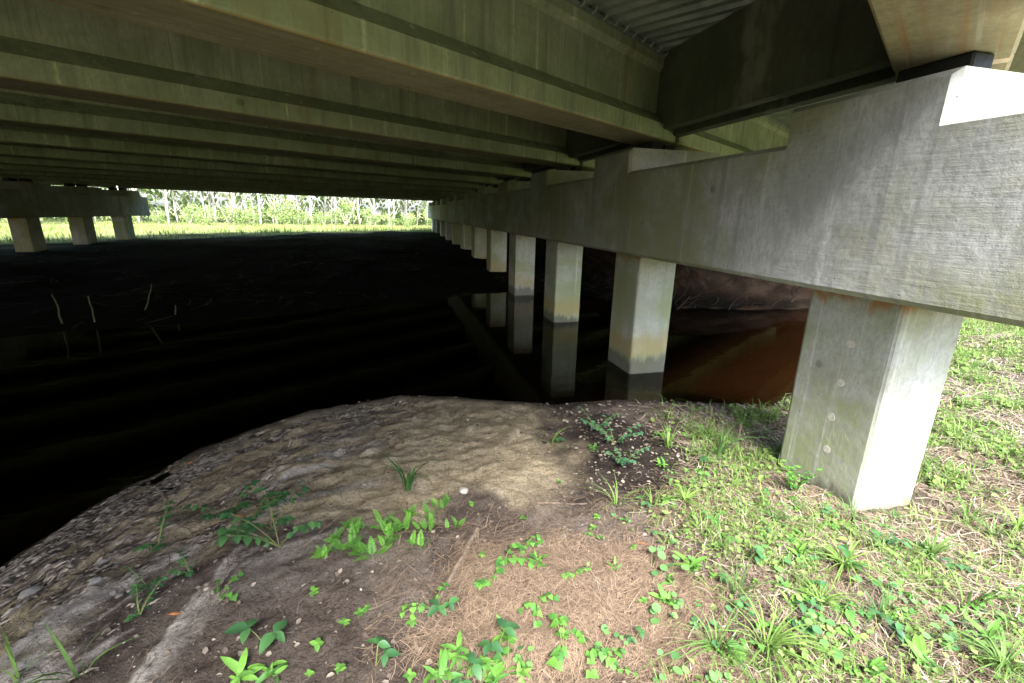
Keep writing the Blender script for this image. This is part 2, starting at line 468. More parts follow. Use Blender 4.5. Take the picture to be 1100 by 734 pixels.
for i in range(len(wx)-1):
    for j in range(len(wy)-1):
        wb.add([(wx[i],wy[j],0),(wx[i+1],wy[j],0),(wx[i+1],wy[j+1],0),(wx[i],wy[j+1],0)], [(0,1,2,3)])
kind(wb.build('creek_water', M['water'], smooth=True), 'structure')

# ------------------------------------------------------------------ the bridge
CS, SN = math.cos(R(33)), math.sin(R(33))
PIER_X = [3.55, -12.85]                                   # centre lines of the two pile piers
SPAN = 16.4
SHIFT = SPAN*SN/CS
SEAT_Y = [2.57, 6.08]+[9.35+3.2*i for i in range(10)]     # where each girder crosses the right pier
NG = len(SEAT_Y)
GN = [-SN*3.6+CS*y for y in SEAT_Y]
SOFFIT = [3.115, 3.09, 3.09]+[3.09-.012*i for i in range(1, NG-2)]
SEAT_Z = [2.94, 2.965]+[z-.12 for z in SOFFIT[2:]]
GH = .985
ORD = ['nearest', 'second', 'third', 'fourth', 'fifth', 'sixth', 'seventh', 'eighth', 'ninth', 'tenth', 'eleventh', 'farthest']
def gpoint(k, X):
    return (X, (GN[k]+SN*X)/CS)

def girder_mesh(name, mat):
    prof = [(-.265,0),(.265,0),(.285,.02),(.285,.175),(.105,.33),(.105,.80),(.17,.855),(.17,.985),(-.17,.985),(-.17,.855),(-.105,.80),(-.105,.33),(-.285,.175),(-.285,.02)]
    L = (SPAN-.10)/CS; m = MB(); n = len(prof)
    m.add([(0, y, z) for y, z in prof]+[(L, y, z) for y, z in prof],
          [tuple(range(n-1, -1, -1)), tuple(range(n, 2*n))]+[(i, (i+1) % n, n+(i+1) % n, n+i) for i in range(n)])
    return m.mesh(name, mat)
gm_in = girder_mesh('girder', M['girder'])
gm_edge = girder_mesh('edge_girder', M['soffit'])
for sname, x0, txt, grp in (('main', -12.80, 'between the two piers', 'girders of the span over the creek'),
                            ('right', 3.60, 'of the span beyond the right pier', 'girders of the span right of the pier'),
                            ('left', -29.20, 'of the span beyond the far left pier', 'girders of the span left of the far pier')):
    for k in range(NG):
        x, y = gpoint(k, x0)
        o = link('concrete_girder', gm_edge if k == 0 else gm_in, None, (x, y, SOFFIT[k]), (0, 0, R(33)))
        if k == 0: lab = 'tan rust-streaked edge girder overhead %s' % txt
        else: lab = 'grey-green concrete girder %s, %s from the near edge' % (txt, ORD[k] if k < NG-1 else 'last')
        tag(o, lab, 'girder', grp)

# deck: slab, kerb barriers, corrugated stay-in-place forms
deck = empty('bridge_deck', (0, 0, 0), R(33))
tag(deck, 'concrete bridge deck on corrugated metal forms above the girders', 'bridge deck')
s0, s1 = -42.0, 50.0
m = MB(); m.box(s0, s1, GN[0]-1.0, GN[-1]+1.0, 4.155, 4.37); m.build('slab', M['slab'], deck)
for nn in (GN[0]-1.0, GN[-1]+.72):
    m = MB(); m.box(s0, s1, nn, nn+.28, 4.37, 5.2); m.build('barrier', M['slab'], deck, bevel=.03)
m = MB()
pit_, top_ = 4.085, 4.14
xs = []; x = s0+.05
while x < s1-.3:
    xs += [(x, top_), (x+.05, top_), (x+.085, pit_), (x+.165, pit_), (x+.20, top_)]; x += .20
for k in range(NG-1):
    a, b = GN[k]+.15, GN[k+1]-.15
    dz = SOFFIT[k]+GH-4.07
    m = MB(); m.v = [(px, a, pz) for px, pz in xs]+[(px, b, pz) for px, pz in xs]
    n = len(xs); m.f = [(i, i+1, n+i+1, n+i) for i in range(n-1)]
    p = m.build('metal_form_panel', M['metal'], deck)
    m = MB(); m.box(s0, s1, b-.03, b+.01, 4.035+min(0, dz), 4.082); m.build('support_angle', M['metal'], p)
cm = MB(); cm.tube([(0, 0, 0), (.0, -.035, .012), (.0, -.055, .045)], [.011, .011, .009], 5)
clip = cm.mesh('clip', M['zinc'])
pan = [o for o in deck.children if o.name.startswith('metal_form')][0]
for i in range(40):
    s = (3.55+SN*GN[1])/CS-8.0+.2*i
    link('clip', clip, pan, (s+.02, GN[1]-.185, 4.047), (0, 0, 0))

# diaphragms at the girder ends, one per side of each pier's joint
for pi, px in enumerate(PIER_X):
    for k in range(NG-1):
        for side in (0, 1):
            xa, xb = (px-.20, px-.06) if side == 0 else (px+.06, px+.20)
            zb = 3.21 if side == 0 else 3.17
            m = MB()
            vs_ = []
            for z in (zb, 4.09):
                for (k2, off, xx) in ((k, .10, xa), (k, .10, xb), (k+1, -.10, xb), (k+1, -.10, xa)):
                    vs_.append((xx, (GN[k2]+off+SN*xx)/CS, z))
            m.add(vs_, [(3,2,1,0),(4,5,6,7),(0,1,5,4),(1,2,6,5),(2,3,7,6),(3,0,4,7)])
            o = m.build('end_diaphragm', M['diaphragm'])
            pn = 'right pier' if pi == 0 else 'far left pier'
            sd = 'creek side' if (side == 0) == (pi == 0) else 'back side'
            if k == 0 and pi == 0 and side == 0:
                lab = 'large dark stained diaphragm with a pale patch beside the edge girder'
            else:
                lab = 'dark diaphragm, %s of %s joint, %s bay from near edge' % (sd, pn, ORD[k])
            tag(o, lab, 'diaphragm', 'end diaphragms over the %s' % pn)

# pile piers
CAP_Z0, CAP_LOW = 1.67, 2.69
def cap_mesh():
    # stepped elevation: a raised seat under every girder, outline in (y, z), extruded along x
    y0, y1 = 1.40, 39.4
    pts = [(y0, CAP_Z0)]
    pts += [(y1, CAP_Z0), (y1, CAP_LOW-.1)]
    for k in range(NG-1, -1, -1):
        w = .55; zt = SEAT_Z[k]
        pts += [(SEAT_Y[k]+w, CAP_LOW-(.1 if k > 6 else .0)), (SEAT_Y[k]+w, zt), (SEAT_Y[k]-w, zt), (SEAT_Y[k]-w, CAP_LOW-(.1 if k > 7 else .0))]
    pts += [(y0, CAP_LOW)]
    out = []
    for p in pts:
        if not out or (abs(p[0]-out[-1][0])+abs(p[1]-out[-1][1])) > 1e-4: out.append(p)
    n = len(out); bm = bmesh.new()
    A = [bm.verts.new((-.65, y, z)) for y, z in out]; B = [bm.verts.new((.65, y, z)) for y, z in out]
    fa = bm.faces.new(A[::-1]); fb = bm.faces.new(B)
    for i in range(n):
        bm.faces.new((A[i], A[(i+1) % n], B[(i+1) % n], B[i]))
    bmesh.ops.recalc_face_normals(bm, faces=bm.faces)
    bmesh.ops.bevel(bm, geom=list(fa.edges)+list(fb.edges), offset=.036, segments=1, affect='EDGES', profile=.5)
    me = bpy.data.meshes.new('cap_beam'); bm.to_mesh(me); bm.free(); me.materials.append(M['cap'])
    return me
cap_me = cap_mesh()
m = MB(); m.box(-.355, .205, 0, .71, -1.0, 1.70)
pile_me = m.mesh('pile', M['pile'], bevel=.028, seg=2)
PILE_Y = [2.16, 5.50]+[8.72+3.24*i for i in range(10)]
pad_m = MB(); pad_m.box(-.085, .085, -.22, .22, 0, .179); pad_me = pad_m.mesh('bearing_pad', M['rubber'], bevel=.012)
plug_m = MB(); plug_m.tube([(0, 0, 0), (-.0015, 0, 0)], [.031, .030], 16); plug_me = plug_m.mesh('mortar_plug', M['plug'])
for pi, (px, sy) in enumerate(((3.55, 0), (-12.85, -SHIFT))):
    pier = empty('pile_pier', (px, sy+.95, 0))
    tag(pier, ('long stepped concrete pier with square piles running from the right foreground', 'distant concrete pier on square piles across the creek at left')[pi], 'bridge pier', 'pile piers of the bridge')
    link('cap_beam', cap_me, pier, (0, -.95, 0))
    for i, y in enumerate(PILE_Y):
        p = link('pile', pile_me, pier, (-.045, y-.95, 0))
        if pi == 0 and i == 0:
            p['label'] = 'nearest pile, lit white on its right face'
            for (dy, z) in ((.30, 1.30), (.31, 1.00), (.32, .72), (.30, .46)):
                link('mortar_plug', plug_me, p, (-.3552, dy, z))
    for k in range(NG):
        for sd in (-1, 1):
            link('bearing_pad', pad_me, pier, (sd*.16, SEAT_Y[k]+sd*.16*SN/CS-.95, SEAT_Z[k]+.001), None, (1, 1, (SOFFIT[k]-SEAT_Z[k]-.003)/.179))

# ------------------------------------------------------------------ plants on the bank
rnd = random.Random(7)
rg = np.random.default_rng(11)
def gz(x, y): return float(ground_z(np.array([x]), np.array([y]))[0])

def leaf_mesh(name, mat, shape, fold=.25, droop=.25, n=6, serr=0.0):
    """one leaf 1 m long along +x from the origin, folded along its midrib and drooping at the tip"""
    vs, fs = [], []
    for i in range(n+1):
        u = i/n; w = shape(u)
        if serr: w *= 1+serr*(1 if i % 2 else -1)
        z = -droop*u*u
        vs += [(u, w, z+fold*w), (u, 0, z), (u, -w, z+fold*w)]
    for i in range(n):
        a = 3*i
        fs += [(a, a+1, a+4, a+3), (a+1, a+2, a+5, a+4)]
    m = MB(); m.add(vs, fs)
    return m.mesh(name, mat, smooth=True)
ov = lambda k: (lambda u: k*math.sin(math.pi*min(1, u**.75))**.9 if 0 < u < 1 else 0.0)
heart = lambda u: .50*math.sqrt(max(0, 1-u))*(.55+.75*math.sin(math.pi*min(1, u*1.15+.1))) if u < 1 else 0.0
roundf = lambda u: .48*math.sqrt(max(0, 1-(2*u-1)**2))
lance = lambda u: .15*math.sin(math.pi*min(1, .08+u*.92))**.7 if u < 1 else 0.0
LEAF = {
    'bramble': leaf_mesh('leaf', M['bramble'], ov(.33), .35, .20, 8, .10),
    'blue': leaf_mesh('leaf', M['bluevine'], ov(.36), .3, .2, 6),
    'dark': leaf_mesh('leaf', M['bramble'], ov(.30), .3, .25, 8),
    'heart': leaf_mesh('leaf', M['heart'], heart, .25, .25, 7),
    'round': leaf_mesh('leaf', M['round'], roundf, .10, .06, 9),
    'broad': leaf_mesh('leaf', M['bright'], lance, .35, .45, 7, .06),
    'seedling': leaf_mesh('leaf', M['bright'], ov(.36), .2, .2, 5),
    'bush': leaf_mesh('leaf', M['heart'], ov(.28), .2, .2, 5),
}
def frond_mesh():
    m = MB(); n = 9
    for i in range(n):
        u = .20+.76*i/(n-1); L = .30*math.sin(math.pi*min(.95, u*.70+.26))
        z = .25*u-.55*u*u
        for s in (-1, 1):
            d = Vector((.75, s, -.18+.12*(i % 2))).normalized(); e = Vector((-d.y*s, d.x*s, .25)).normalized(); c = Vector((u+.02*s, 0, z))
            w = .034
            m.add([c, c+d*L*.3+e*w, c+d*L*.65+e*w*.8, c+d*L, c+d*L*.65-e*w*.8, c+d*L*.3-e*w], [(0, 1, 2, 3), (0, 3, 4, 5)])
    m.add([(0, .008, 0), (0, -.008, 0), (.55, -.006, .25*.55-.55*.3), (.55, .006, .25*.55-.55*.3), (.97, 0, .25*.97-.55*.94)], [(0, 1, 2, 3), (3, 2, 4)])
    return m.mesh('frond', M['fern'], smooth=False)
FROND = frond_mesh()

def blades(mat, n, h, w, lean, seed, name='blades'):
    r = random.Random(seed); m = MB()
    for i in range(n):
        az = r.uniform(0, 2*math.pi); d = Vector((math.cos(az), math.sin(az), 0)); sd = Vector((-d.y, d.x, 0))
        b = d*r.uniform(0, .03)*h*4; L = h*r.uniform(.55, 1.15); ln = lean*r.uniform(.3, 1.4); ww = w*r.uniform(.7, 1.2)
        rows = []
        for j in range(6):
            u = j/5; p = b+d*(ln*L*u*u)+Vector((0, 0, L*(u-.45*ln*u*u*u)))
            rows.append((p, ww*(1-u)**.6*(.7+.6*math.sin(math.pi*u))))
        vs = []
        for p, q in rows: vs += [p+sd*q, p+Vector((0, 0, -q*.5)), p-sd*q]
        m.add(vs, [f for j in range(5) for f in ((3*j, 3*j+1, 3*j+4, 3*j+3), (3*j+1, 3*j+2, 3*j+5, 3*j+4))])
    return m.mesh(name, mat, smooth=True)
TUFT = [blades(M['grass'], n, h, .0034, l, 50+i) for i, (n, h, l) in enumerate(((30, .16, 1.1), (18, .22, .8), (48, .13, 1.3), (14, .24, 1.0), (24, .11, 1.2), (10, .20, .6), (36, .19, 1.4)))]
BLADE = blades(M['grass'], 7, .24, .006, 1.0, 77)
STRAP = blades(M['strap'], 17, .25, .0075, .6, 78)

def stem_obj(root, pts, r0, r1):
    m = MB(); m.tube(pts, [r0+(r1-r0)*i/(len(pts)-1) for i in range(len(pts))], 5); return m.build('stem', M['stem'], root)
def leaf_obj(root, me, p, az, pitch, size, roll=0.0):
    return link('leaf', me, root, p, Euler((roll, -pitch, az), 'XYZ'), size)

def plant(kd, x, y, s, label, cat, group):
    r = rnd; z = gz(x, y)
    if kd in ('tuft', 'blade', 'strap'):
        me = r.choice(TUFT) if kd == 'tuft' else (BLADE if kd == 'blade' else STRAP)
        nm = {'tuft': 'grass_tuft', 'blade': 'long_grass', 'strap': 'strap_leaf_plant'}[kd]
        o = link(nm, me, None, (x, y, z-.008), (r.uniform(-.1, .1), r.uniform(-.1, .1), r.uniform(0, 6.28)), s*r.uniform(.9, 1.1))
        return tag(o, label, cat, group)
    nm = {'bramble': 'bramble', 'blue': 'trailing_vine', 'fern': 'fern', 'dark': 'dark_leaf_seedling', 'heart': 'heart_leaf_vine', 'round': 'round_leaf_weed', 'broad': 'broadleaf_rosette', 'seedling': 'seedling', 'bush': 'bushy_weed'}[kd]
    o = empty(nm, (x, y, z)); tag(o, label, cat, group)
    V = Vector
    if kd in ('bramble', 'blue'):
        for k in range(5):
            az = r.uniform(0, 6.28); L = r.uniform(.12, .27)*s; pts = []
            for j in range(6):
                u = j/5; pts.append(V((math.cos(az)*L*.7*u, math.sin(az)*L*.7*u, L*(.95*u-.35*u*u))))
            stem_obj(o, pts, .0028, .0014)
            for j in range(1, 6):
                for t in (-1, 0, 1) if (j > 2 or kd == 'blue') else (r.choice((-1, 1)),):
                    leaf_obj(o, LEAF[kd], pts[j], az+t*1.15+r.uniform(-.25, .25), r.uniform(-.35, .25), (r.uniform(.022, .044) if kd == 'bramble' else r.uniform(.020, .034))*s, r.uniform(-.4, .4))
    elif kd == 'fern':
        for k in range(8):
            az = k*.8+r.uniform(-.3, .3)
            link('frond', FROND, o, (r.uniform(-.04, .04), r.uniform(-.03, .03), .005), Euler((r.uniform(-.3, .3), -r.uniform(.5, 1.45), az)), r.uniform(.07, .13)*s)
    elif kd == 'dark':
        for k in range(2):
            az = r.uniform(0, 6.28); tip = V((math.cos(az)*.05*s, math.sin(az)*.05*s, r.uniform(.06, .11)*s)); stem_obj(o, [V((0, 0, 0)), tip*.6+V((0, 0, .01)), tip], .0025, .0018)
            for t in range(3): leaf_obj(o, LEAF['dark'], tip, az+(t-1)*1.5+r.uniform(-.2, .2), r.uniform(-.3, .2), r.uniform(.055, .085)*s, r.uniform(-.3, .3))
    elif kd == 'heart':
        for k in range(3):
            az = r.uniform(0, 6.28); L = r.uniform(.08, .17)*s
            pts = [V((math.cos(az)*L*u, math.sin(az)*L*u, .05*s*math.sin(u*2.4)+.01)) for u in (0, .33, .66, 1)]; stem_obj(o, pts, .0022, .0014)
            for p in pts[1:]:
                for t in (-1, 1): leaf_obj(o, LEAF['heart'], p, az+t*r.uniform(.6, 1.4), r.uniform(-.4, .1), r.uniform(.024, .048)*s, r.uniform(-.3, .3))
    elif kd == 'round':
        for k in range(6):
            az = r.uniform(0, 6.28); d = r.uniform(.02, .10)*s; h = r.uniform(.03, .075)*s
            tip = V((math.cos(az)*d, math.sin(az)*d, h)); stem_obj(o, [V((0, 0, 0)), tip*.6, tip], .0016, .0012)
            leaf_obj(o, LEAF['round'], tip-V((math.cos(az), math.sin(az), 0))*.016*s, az, r.uniform(-.25, .35), r.uniform(.022, .048)*s, r.uniform(-.4, .4))
    elif kd == 'broad':
        for k in range(14):
            az = k*2.4+r.uniform(-.5, .5); leaf_obj(o, LEAF['broad'], (r.uniform(-.02, .02), r.uniform(-.02, .02), .006+.002*k), az, r.uniform(-.05, 1.2), r.uniform(.035, .10)*s, r.uniform(-.6, .6))
    elif kd == 'seedling':
        stem_obj(o, [V((0, 0, 0)), V((.004, .002, .03*s)), V((.006, 0, .055*s))], .0016, .0012)
        for k in range(6):
            az = k*1.6+r.uniform(-.3, .3); leaf_obj(o, LEAF['seedling'], (.005, 0, (.028+.005*k)*s), az, r.uniform(-.1, .6), r.uniform(.028, .048)*s)
    elif kd == 'bush':
        for k in range(8):
            az = r.uniform(0, 6.28); L = r.uniform(.16, .30)*s; ln = r.uniform(.15, .6)
            pts = [V((math.cos(az)*L*ln*u, math.sin(az)*L*ln*u, L*u)) for u in (0, .3, .55, .8, 1)]; stem_obj(o, pts, .0025, .0012)
            for p in pts[1:]:
                for t in range(5): leaf_obj(o, LEAF['bush'], p, r.uniform(0, 6.28), r.uniform(-.2, .7), r.uniform(.022, .038)*s)
    return o
PLANTS = [
    ('strap',0.02,2.96,1.45), ('bramble',-1.15,2.98,1.45), ('bramble',-0.71,2.46,1.75), ('bramble',-1.14,2.40,0.70), ('bramble',-1.33,2.37,0.60), ('bramble',-1.28,2.17,0.70), ('bramble',-0.80,2.66,1.30),
    ('fern',-0.47,2.30,0.90), ('fern',-0.34,2.34,1.00), ('fern',-0.18,2.25,0.90), ('fern',-0.09,2.37,0.90), ('fern',0.05,2.24,0.90), ('fern',0.12,2.46,0.70), ('blade',-1.36,1.86,1.20),
    ('blade',-1.61,1.93,1.00), ('seedling',-0.47,2.04,0.70), ('seedling',-0.21,1.86,0.60), ('dark',-0.63,1.80,1.20), ('broad',-0.68,1.66,1.10), ('broad',-0.56,1.63,0.80), ('dark',-0.15,1.55,0.80),
    ('seedling',-0.30,1.56,0.70), ('seedling',-0.02,1.45,0.70), ('heart',0.10,1.80,0.80), ('dark',0.16,1.80,0.80), ('broad',0.11,1.43,1.10), ('broad',0.25,1.44,1.20), ('dark',0.35,1.51,1.00),
    ('heart',0.51,2.04,1.00), ('heart',0.65,2.13,0.70), ('heart',0.59,1.70,0.80), ('heart',0.63,1.44,1.00), ('heart',0.74,1.42,0.80), ('broad',0.43,1.38,0.80), ('heart',0.80,1.32,0.60),
    ('blade',1.31,3.55,0.80), ('bramble',1.87,3.41,1.50), ('bramble',1.76,3.05,1.25), ('bramble',1.86,3.78,1.2), ('round',1.31,1.85,1.00), ('round',1.42,1.82,1.20), ('broad',1.52,1.79,1.20),
    ('broad',1.24,1.60,1.10), ('round',1.17,1.51,1.00), ('round',1.29,1.53,0.80), ('round',0.85,1.38,0.80), ('round',1.01,1.24,1.00), ('round',1.36,1.31,1.00), ('round',1.37,2.29,0.70),
    ('tuft',2.34,3.28,1.35), ('tuft',2.67,3.02,1.9), ('tuft',3.49,3.64,1.4), ('tuft',3.91,3.69,1.00), ('tuft',1.39,2.43,1.00), ('tuft',1.65,2.41,1.00), ('tuft',1.91,2.42,1.10),
    ('tuft',2.21,2.17,1.20), ('tuft',1.80,1.89,1.00), ('tuft',2.86,3.42,1.5), ('tuft',3.14,4.02,0.70), ('tuft',3.51,3.40,0.80), ('bush',2.83,2.41,1.00), ('round',2.73,2.13,0.90),
    ('tuft',2.38,1.61,1.50), ('tuft',2.85,1.75,1.20), ('tuft',3.07,1.62,1.40), ('tuft',3.98,1.70,1.30), ('blade',2.76,1.25,1.20), ('tuft',1.99,1.41,1.00), ('broad',2.15,1.05,1.10),
    ('broad',1.87,1.05,1.00), ('tuft',1.52,1.26,1.30), ('round',2.00,1.69,1.20), ('round',2.37,1.12,1.20), ('broad',2.21,1.73,0.90), ('tuft',2.44,0.94,1.20), ('tuft',4.80,2.34,1.00),
    ('tuft',4.19,2.35,1.00), ('tuft',4.91,2.97,1.00), ('tuft',6.53,3.39,1.00), ('tuft',7.71,4.25,1.00), ('tuft',5.42,2.55,1.10), ('tuft',1.29,1.29,1.10), ('tuft',2.95,2.02,1.00),
    ('tuft',2.37,2.10,1.00), ('tuft',3.32,2.01,1.10), ('tuft',3.87,1.90,1.10), ('tuft',1.62,1.56,1.00), ('tuft',2.31,1.33,1.00), ('round',1.55,1.42,1.10), ('round',1.79,1.23,1.10),
    ('round',2.43,1.47,1.00), ('broad',2.58,1.07,1.00), ('seedling',0.39,2.10,0.60), ('seedling',0.72,2.42,0.60), ('seedling',1.13,2.86,0.60), ('seedling',1.18,2.30,0.70), ('seedling',0.42,2.64,0.60),
    ('seedling',0.27,2.73,0.70), ('seedling',0.87,1.85,0.60), ('dark',1.58,2.42,0.60), ('dark',1.40,3.59,0.70), ('seedling',1.68,2.08,0.70), ('seedling',1.12,1.62,0.60), ('fern',-0.40,2.42,0.90), ('fern',-0.27,2.45,0.80), ('fern',-0.02,2.42,0.90), ('fern',0.10,2.36,0.80), ('fern',-0.26,2.30,0.80), ('fern',0.16,2.58,0.70), ('fern',0.28,2.44,0.70), ('fern',-0.34,2.50,0.80), ('fern',-0.14,2.52,0.90), ('fern',0.04,2.56,0.80), ('fern',0.22,2.68,0.80), ('fern',-0.10,2.30,0.80), ('broad',0.18,1.50,0.90), ('heart',0.38,1.42,0.9), ('broad',0.30,1.36,1.0), ('dark',0.20,1.40,0.8), ('bramble',-1.45,2.75,1.1), ('bramble',-0.95,2.80,1.2), ('seedling',-0.30,1.80,0.7), ('seedling',0.0,1.72,0.7),
]
CATS = {'tuft': 'grass', 'blade': 'grass', 'strap': 'plant', 'bramble': 'bramble', 'blue': 'vine', 'fern': 'fern', 'dark': 'seedling', 'heart': 'vine', 'round': 'weed', 'broad': 'weed', 'seedling': 'seedling', 'bush': 'weed'}
def where(x, y):
    if y > 2.9 and x > 1.0: return 'on the dark soil by the creek', 'creek-edge soil'
    if x > 2.7: return 'in the bright weeds right of the near pile', 'right weeds'
    if x > 1.5: return 'in the weeds in front of the near pile', 'front weeds'
    if x > .35: return 'on the brown pine straw', 'pine straw'
    if x > -.5: return 'on the bare soil at bottom centre', 'bare soil'
    return 'on the eroded sandy bank at lower left', 'sandy bank'
KINDTXT = {'tuft': 'green grass tuft', 'blade': 'sparse long arching grass blades', 'strap': 'dark strap-leaved plant', 'bramble': 'dark green bramble sprig', 'blue': 'blue-green trailing vine', 'fern': 'light green feathery fern',
           'dark': 'dark glossy-leaved seedling', 'heart': 'heart-leaved creeping vine', 'round': 'round-leaved low weed', 'broad': 'bright long-leaved rosette', 'seedling': 'tiny bright green seedling', 'bush': 'small bushy weed'}
SPECIAL = {0: 'single dark strap-leaved plant on the pale sand', 1: 'leafy bramble sprig highest on the sandy bank at left', 2: 'largest dark bramble spilling down the eroded sand'}
for i, (kd, x, y, s) in enumerate(PLANTS):
    if kd == 'bramble' and x > 1: kd = 'blue'
    w, gname = where(x, y)
    if kd == 'bush': w = 'growing against the foot of the near pile'
    plant(kd, x, y, s, SPECIAL.get(i, KINDTXT[kd]+' '+w), CATS[kd], KINDTXT[kd]+'s, '+gname)
# many more small weeds through the front of the bank
for i in range(150):
    for _ in range(80):
        x = rnd.uniform(-.9, 3.2); y = rnd.uniform(1.0, 3.6)
        dn, df, g, st, sa = [float(v) for v in ground_masks(np.array(x), np.array(y))]
        if dn > .25 and sa < .3 and (.10+.9*g+.35*st) > rnd.uniform(0, 1) and not (3.0 < x < 4.0 and 2.0 < y < 3.0): break
    kd = rnd.choice(('round', 'heart', 'broad', 'seedling', 'seedling', 'round', 'dark')); w, gname = where(x, y)
    plant(kd, x, y, rnd.uniform(.45, .85), KINDTXT[kd]+' '+w, CATS[kd], KINDTXT[kd]+'s, '+gname)
# further tufts spread through the lit weeds
for i in range(46):
    for _ in range(60):
        x = rnd.uniform(1.2, 9); y = rnd.uniform(.7, 6.5)
        dn, df, g, st, sa = [float(v) for v in ground_masks(np.array(x), np.array(y))]
        if dn > .15 and g > rnd.uniform(.2, 1) and not (3.0 < x < 4.0 and 2.0 < y < 3.0): break
    w, gname = where(x, y)
    plant('tuft', x, y, rnd.uniform(.5, 1.05), 'green grass tuft '+w, 'grass', 'green grass tufts, '+gname)

# ------------------------------------------------------------------ sticks, stones, stakes
def stick(name, a, b, r0, r1, mat, label, cat, group=None, bend=.01, n=6):
    a = Vector(a); b = Vector(b); m = MB(); pts = []
    for i in range(n):
        u = i/(n-1); p = a.lerp(b, u); pts.append((p.x-a.x+rnd.uniform(-bend, bend)*(0 < i < n-1), p.y-a.y+rnd.uniform(-bend, bend)*(0 < i < n-1), p.z-a.z+rnd.uniform(-bend, bend)*.5*(0 < i < n-1)))
    m.tube(pts, [(r0+(r1-r0)*i/(n-1))*rnd.uniform(.88, 1.12) for i in range(n)], 7)
    o = m.build(name, mat, smooth=False); o.location = a
    return tag(o, label, cat, group)
def on(x, y, h=0.0): return (x, y, gz(x, y)+h)
stick('wooden_stake', on(3.16, 3.35, -.05), (3.15, 3.34, gz(3.16, 3.35)+.20), .014, .013, M['wood'], 'short upright wooden stake in the grass left of the near pile', 'stake', 'stakes by the creek edge', .002, 4)
stick('wooden_stake', on(3.22, 3.85, -.05), (3.21, 3.84, gz(3.22, 3.85)+.13), .019, .017, M['wood'], 'broken wooden stub at the creek edge behind the big grass tuft', 'stake', 'stakes by the creek edge', .002, 4)
stick('fallen_branch', on(.11, 1.80, .012), on(.42, 2.36, .02), .017, .012, M['wood'], 'straight grey-brown branch lying at the edge of the pine straw', 'branch', None, .005)
stick('dead_twig', on(-.58, 2.42, .012), on(-.36, 2.78, .03), .006, .004, M['wood'], 'pale forked twig beside the big bramble on the sand', 'twig')
stick('dead_twig', on(.72, 2.60, .006), on(1.22, 2.54, .008), .007, .005, M['wood'], 'long thin twig across the dark soil in the middle', 'twig')
stick('dead_twig', on(-.02, 1.50, .012), on(.34, 2.0, .02), .004, .003, M['wood'], 'thin dry twig on the bare soil beside the branch', 'twig')
for (x, y, dx, dy, h, lab) in ((-5.84, 9.82, -.10, .05, .60, 'leftmost pale cane sticking out of the dark mud'), (-5.40, 9.87, -.02, .03, .54, 'second pale cane from the left in the dark mud'),
                              (-4.92, 10.58, .18, .1, .64, 'pale cane leaning right in the dark mud'), (-4.27, 10.33, .02, 0, .27, 'shortest pale cane in the dark mud')):
    stick('cane', (x, y, gz(x, y)-.1), (x+dx, y+dy, h), .016, .012, M['cane'], lab, 'cane', 'canes standing in the dark mud', .014)
def stone(x, y, r, mat, label, group=None, flat=.6):
    bm = bmesh.new(); bmesh.ops.create_icosphere(bm, subdivisions=2, radius=1)
    sx, sy = rnd.uniform(.8, 1.25), rnd.uniform(.7, 1.1); o3 = rnd.uniform(0, 50)
    for v in bm.verts:
        k = 1+.16*float(vnoise(v.co.x*1.6+o3, v.co.y*1.6+v.co.z*1.3, 5))
        v.co = Vector((v.co.x*r*sx*k, v.co.y*r*sy*k, v.co.z*r*flat*k))
    me = bpy.data.meshes.new('stone'); bm.to_mesh(me); bm.free(); me.materials.append(mat)
    o = link('stone', me, None, on(x, y, r*flat*.35), (0, 0, rnd.uniform(0, 6)))
    return tag(o, label, 'stone', group)
stone(.40, 2.81, .036, M['stone'], 'round white stone at the edge of the dark soil')
stone(-2.01, 2.62, .05, M['greystone'], 'largest pale stone at the water edge, lower left', 'stones at the left water edge')
for i in range(10):
    x = rnd.uniform(-2.1, -1.35); y = 2.1+rnd.uniform(0, .75)
    stone(x, y, rnd.uniform(.012, .028), M['greystone'], 'small grey stone among the stones at the left water edge', 'stones at the left water edge', .45)
lm = MB(); lm.add([(-.06, 0, 0), (-.02, .022, .006), (.03, .016, .012), (.065, 0, .004), (.03, -.016, .004), (-.02, -.020, 0), (0, 0, .016)], [(0, 6, 1), (1, 6, 2), (2, 6, 3), (3, 6, 4), (4, 6, 5), (5, 6, 0)])
lme = lm.mesh('dead_leaf', M['deadleaf'])
for (x, y, s, lab) in ((1.37, 2.05, .6, 'orange dead leaf on the soil above the round-leaved weeds'), (-1.05, 2.92, .6, 'rust-coloured dead leaf below the upper bramble'), (-1.1, 2.1, .6, 'reddish dead leaf on the sand at lower left'), (-1.78, 4.1, .7, 'tan dead leaf at the dark water margin')):
    tag(link('dead_leaf', lme, None, on(x, y, .008), (rnd.uniform(-.2, .2), 0, rnd.uniform(0, 6)), s), lab, 'leaf', 'dead leaves on the bank')

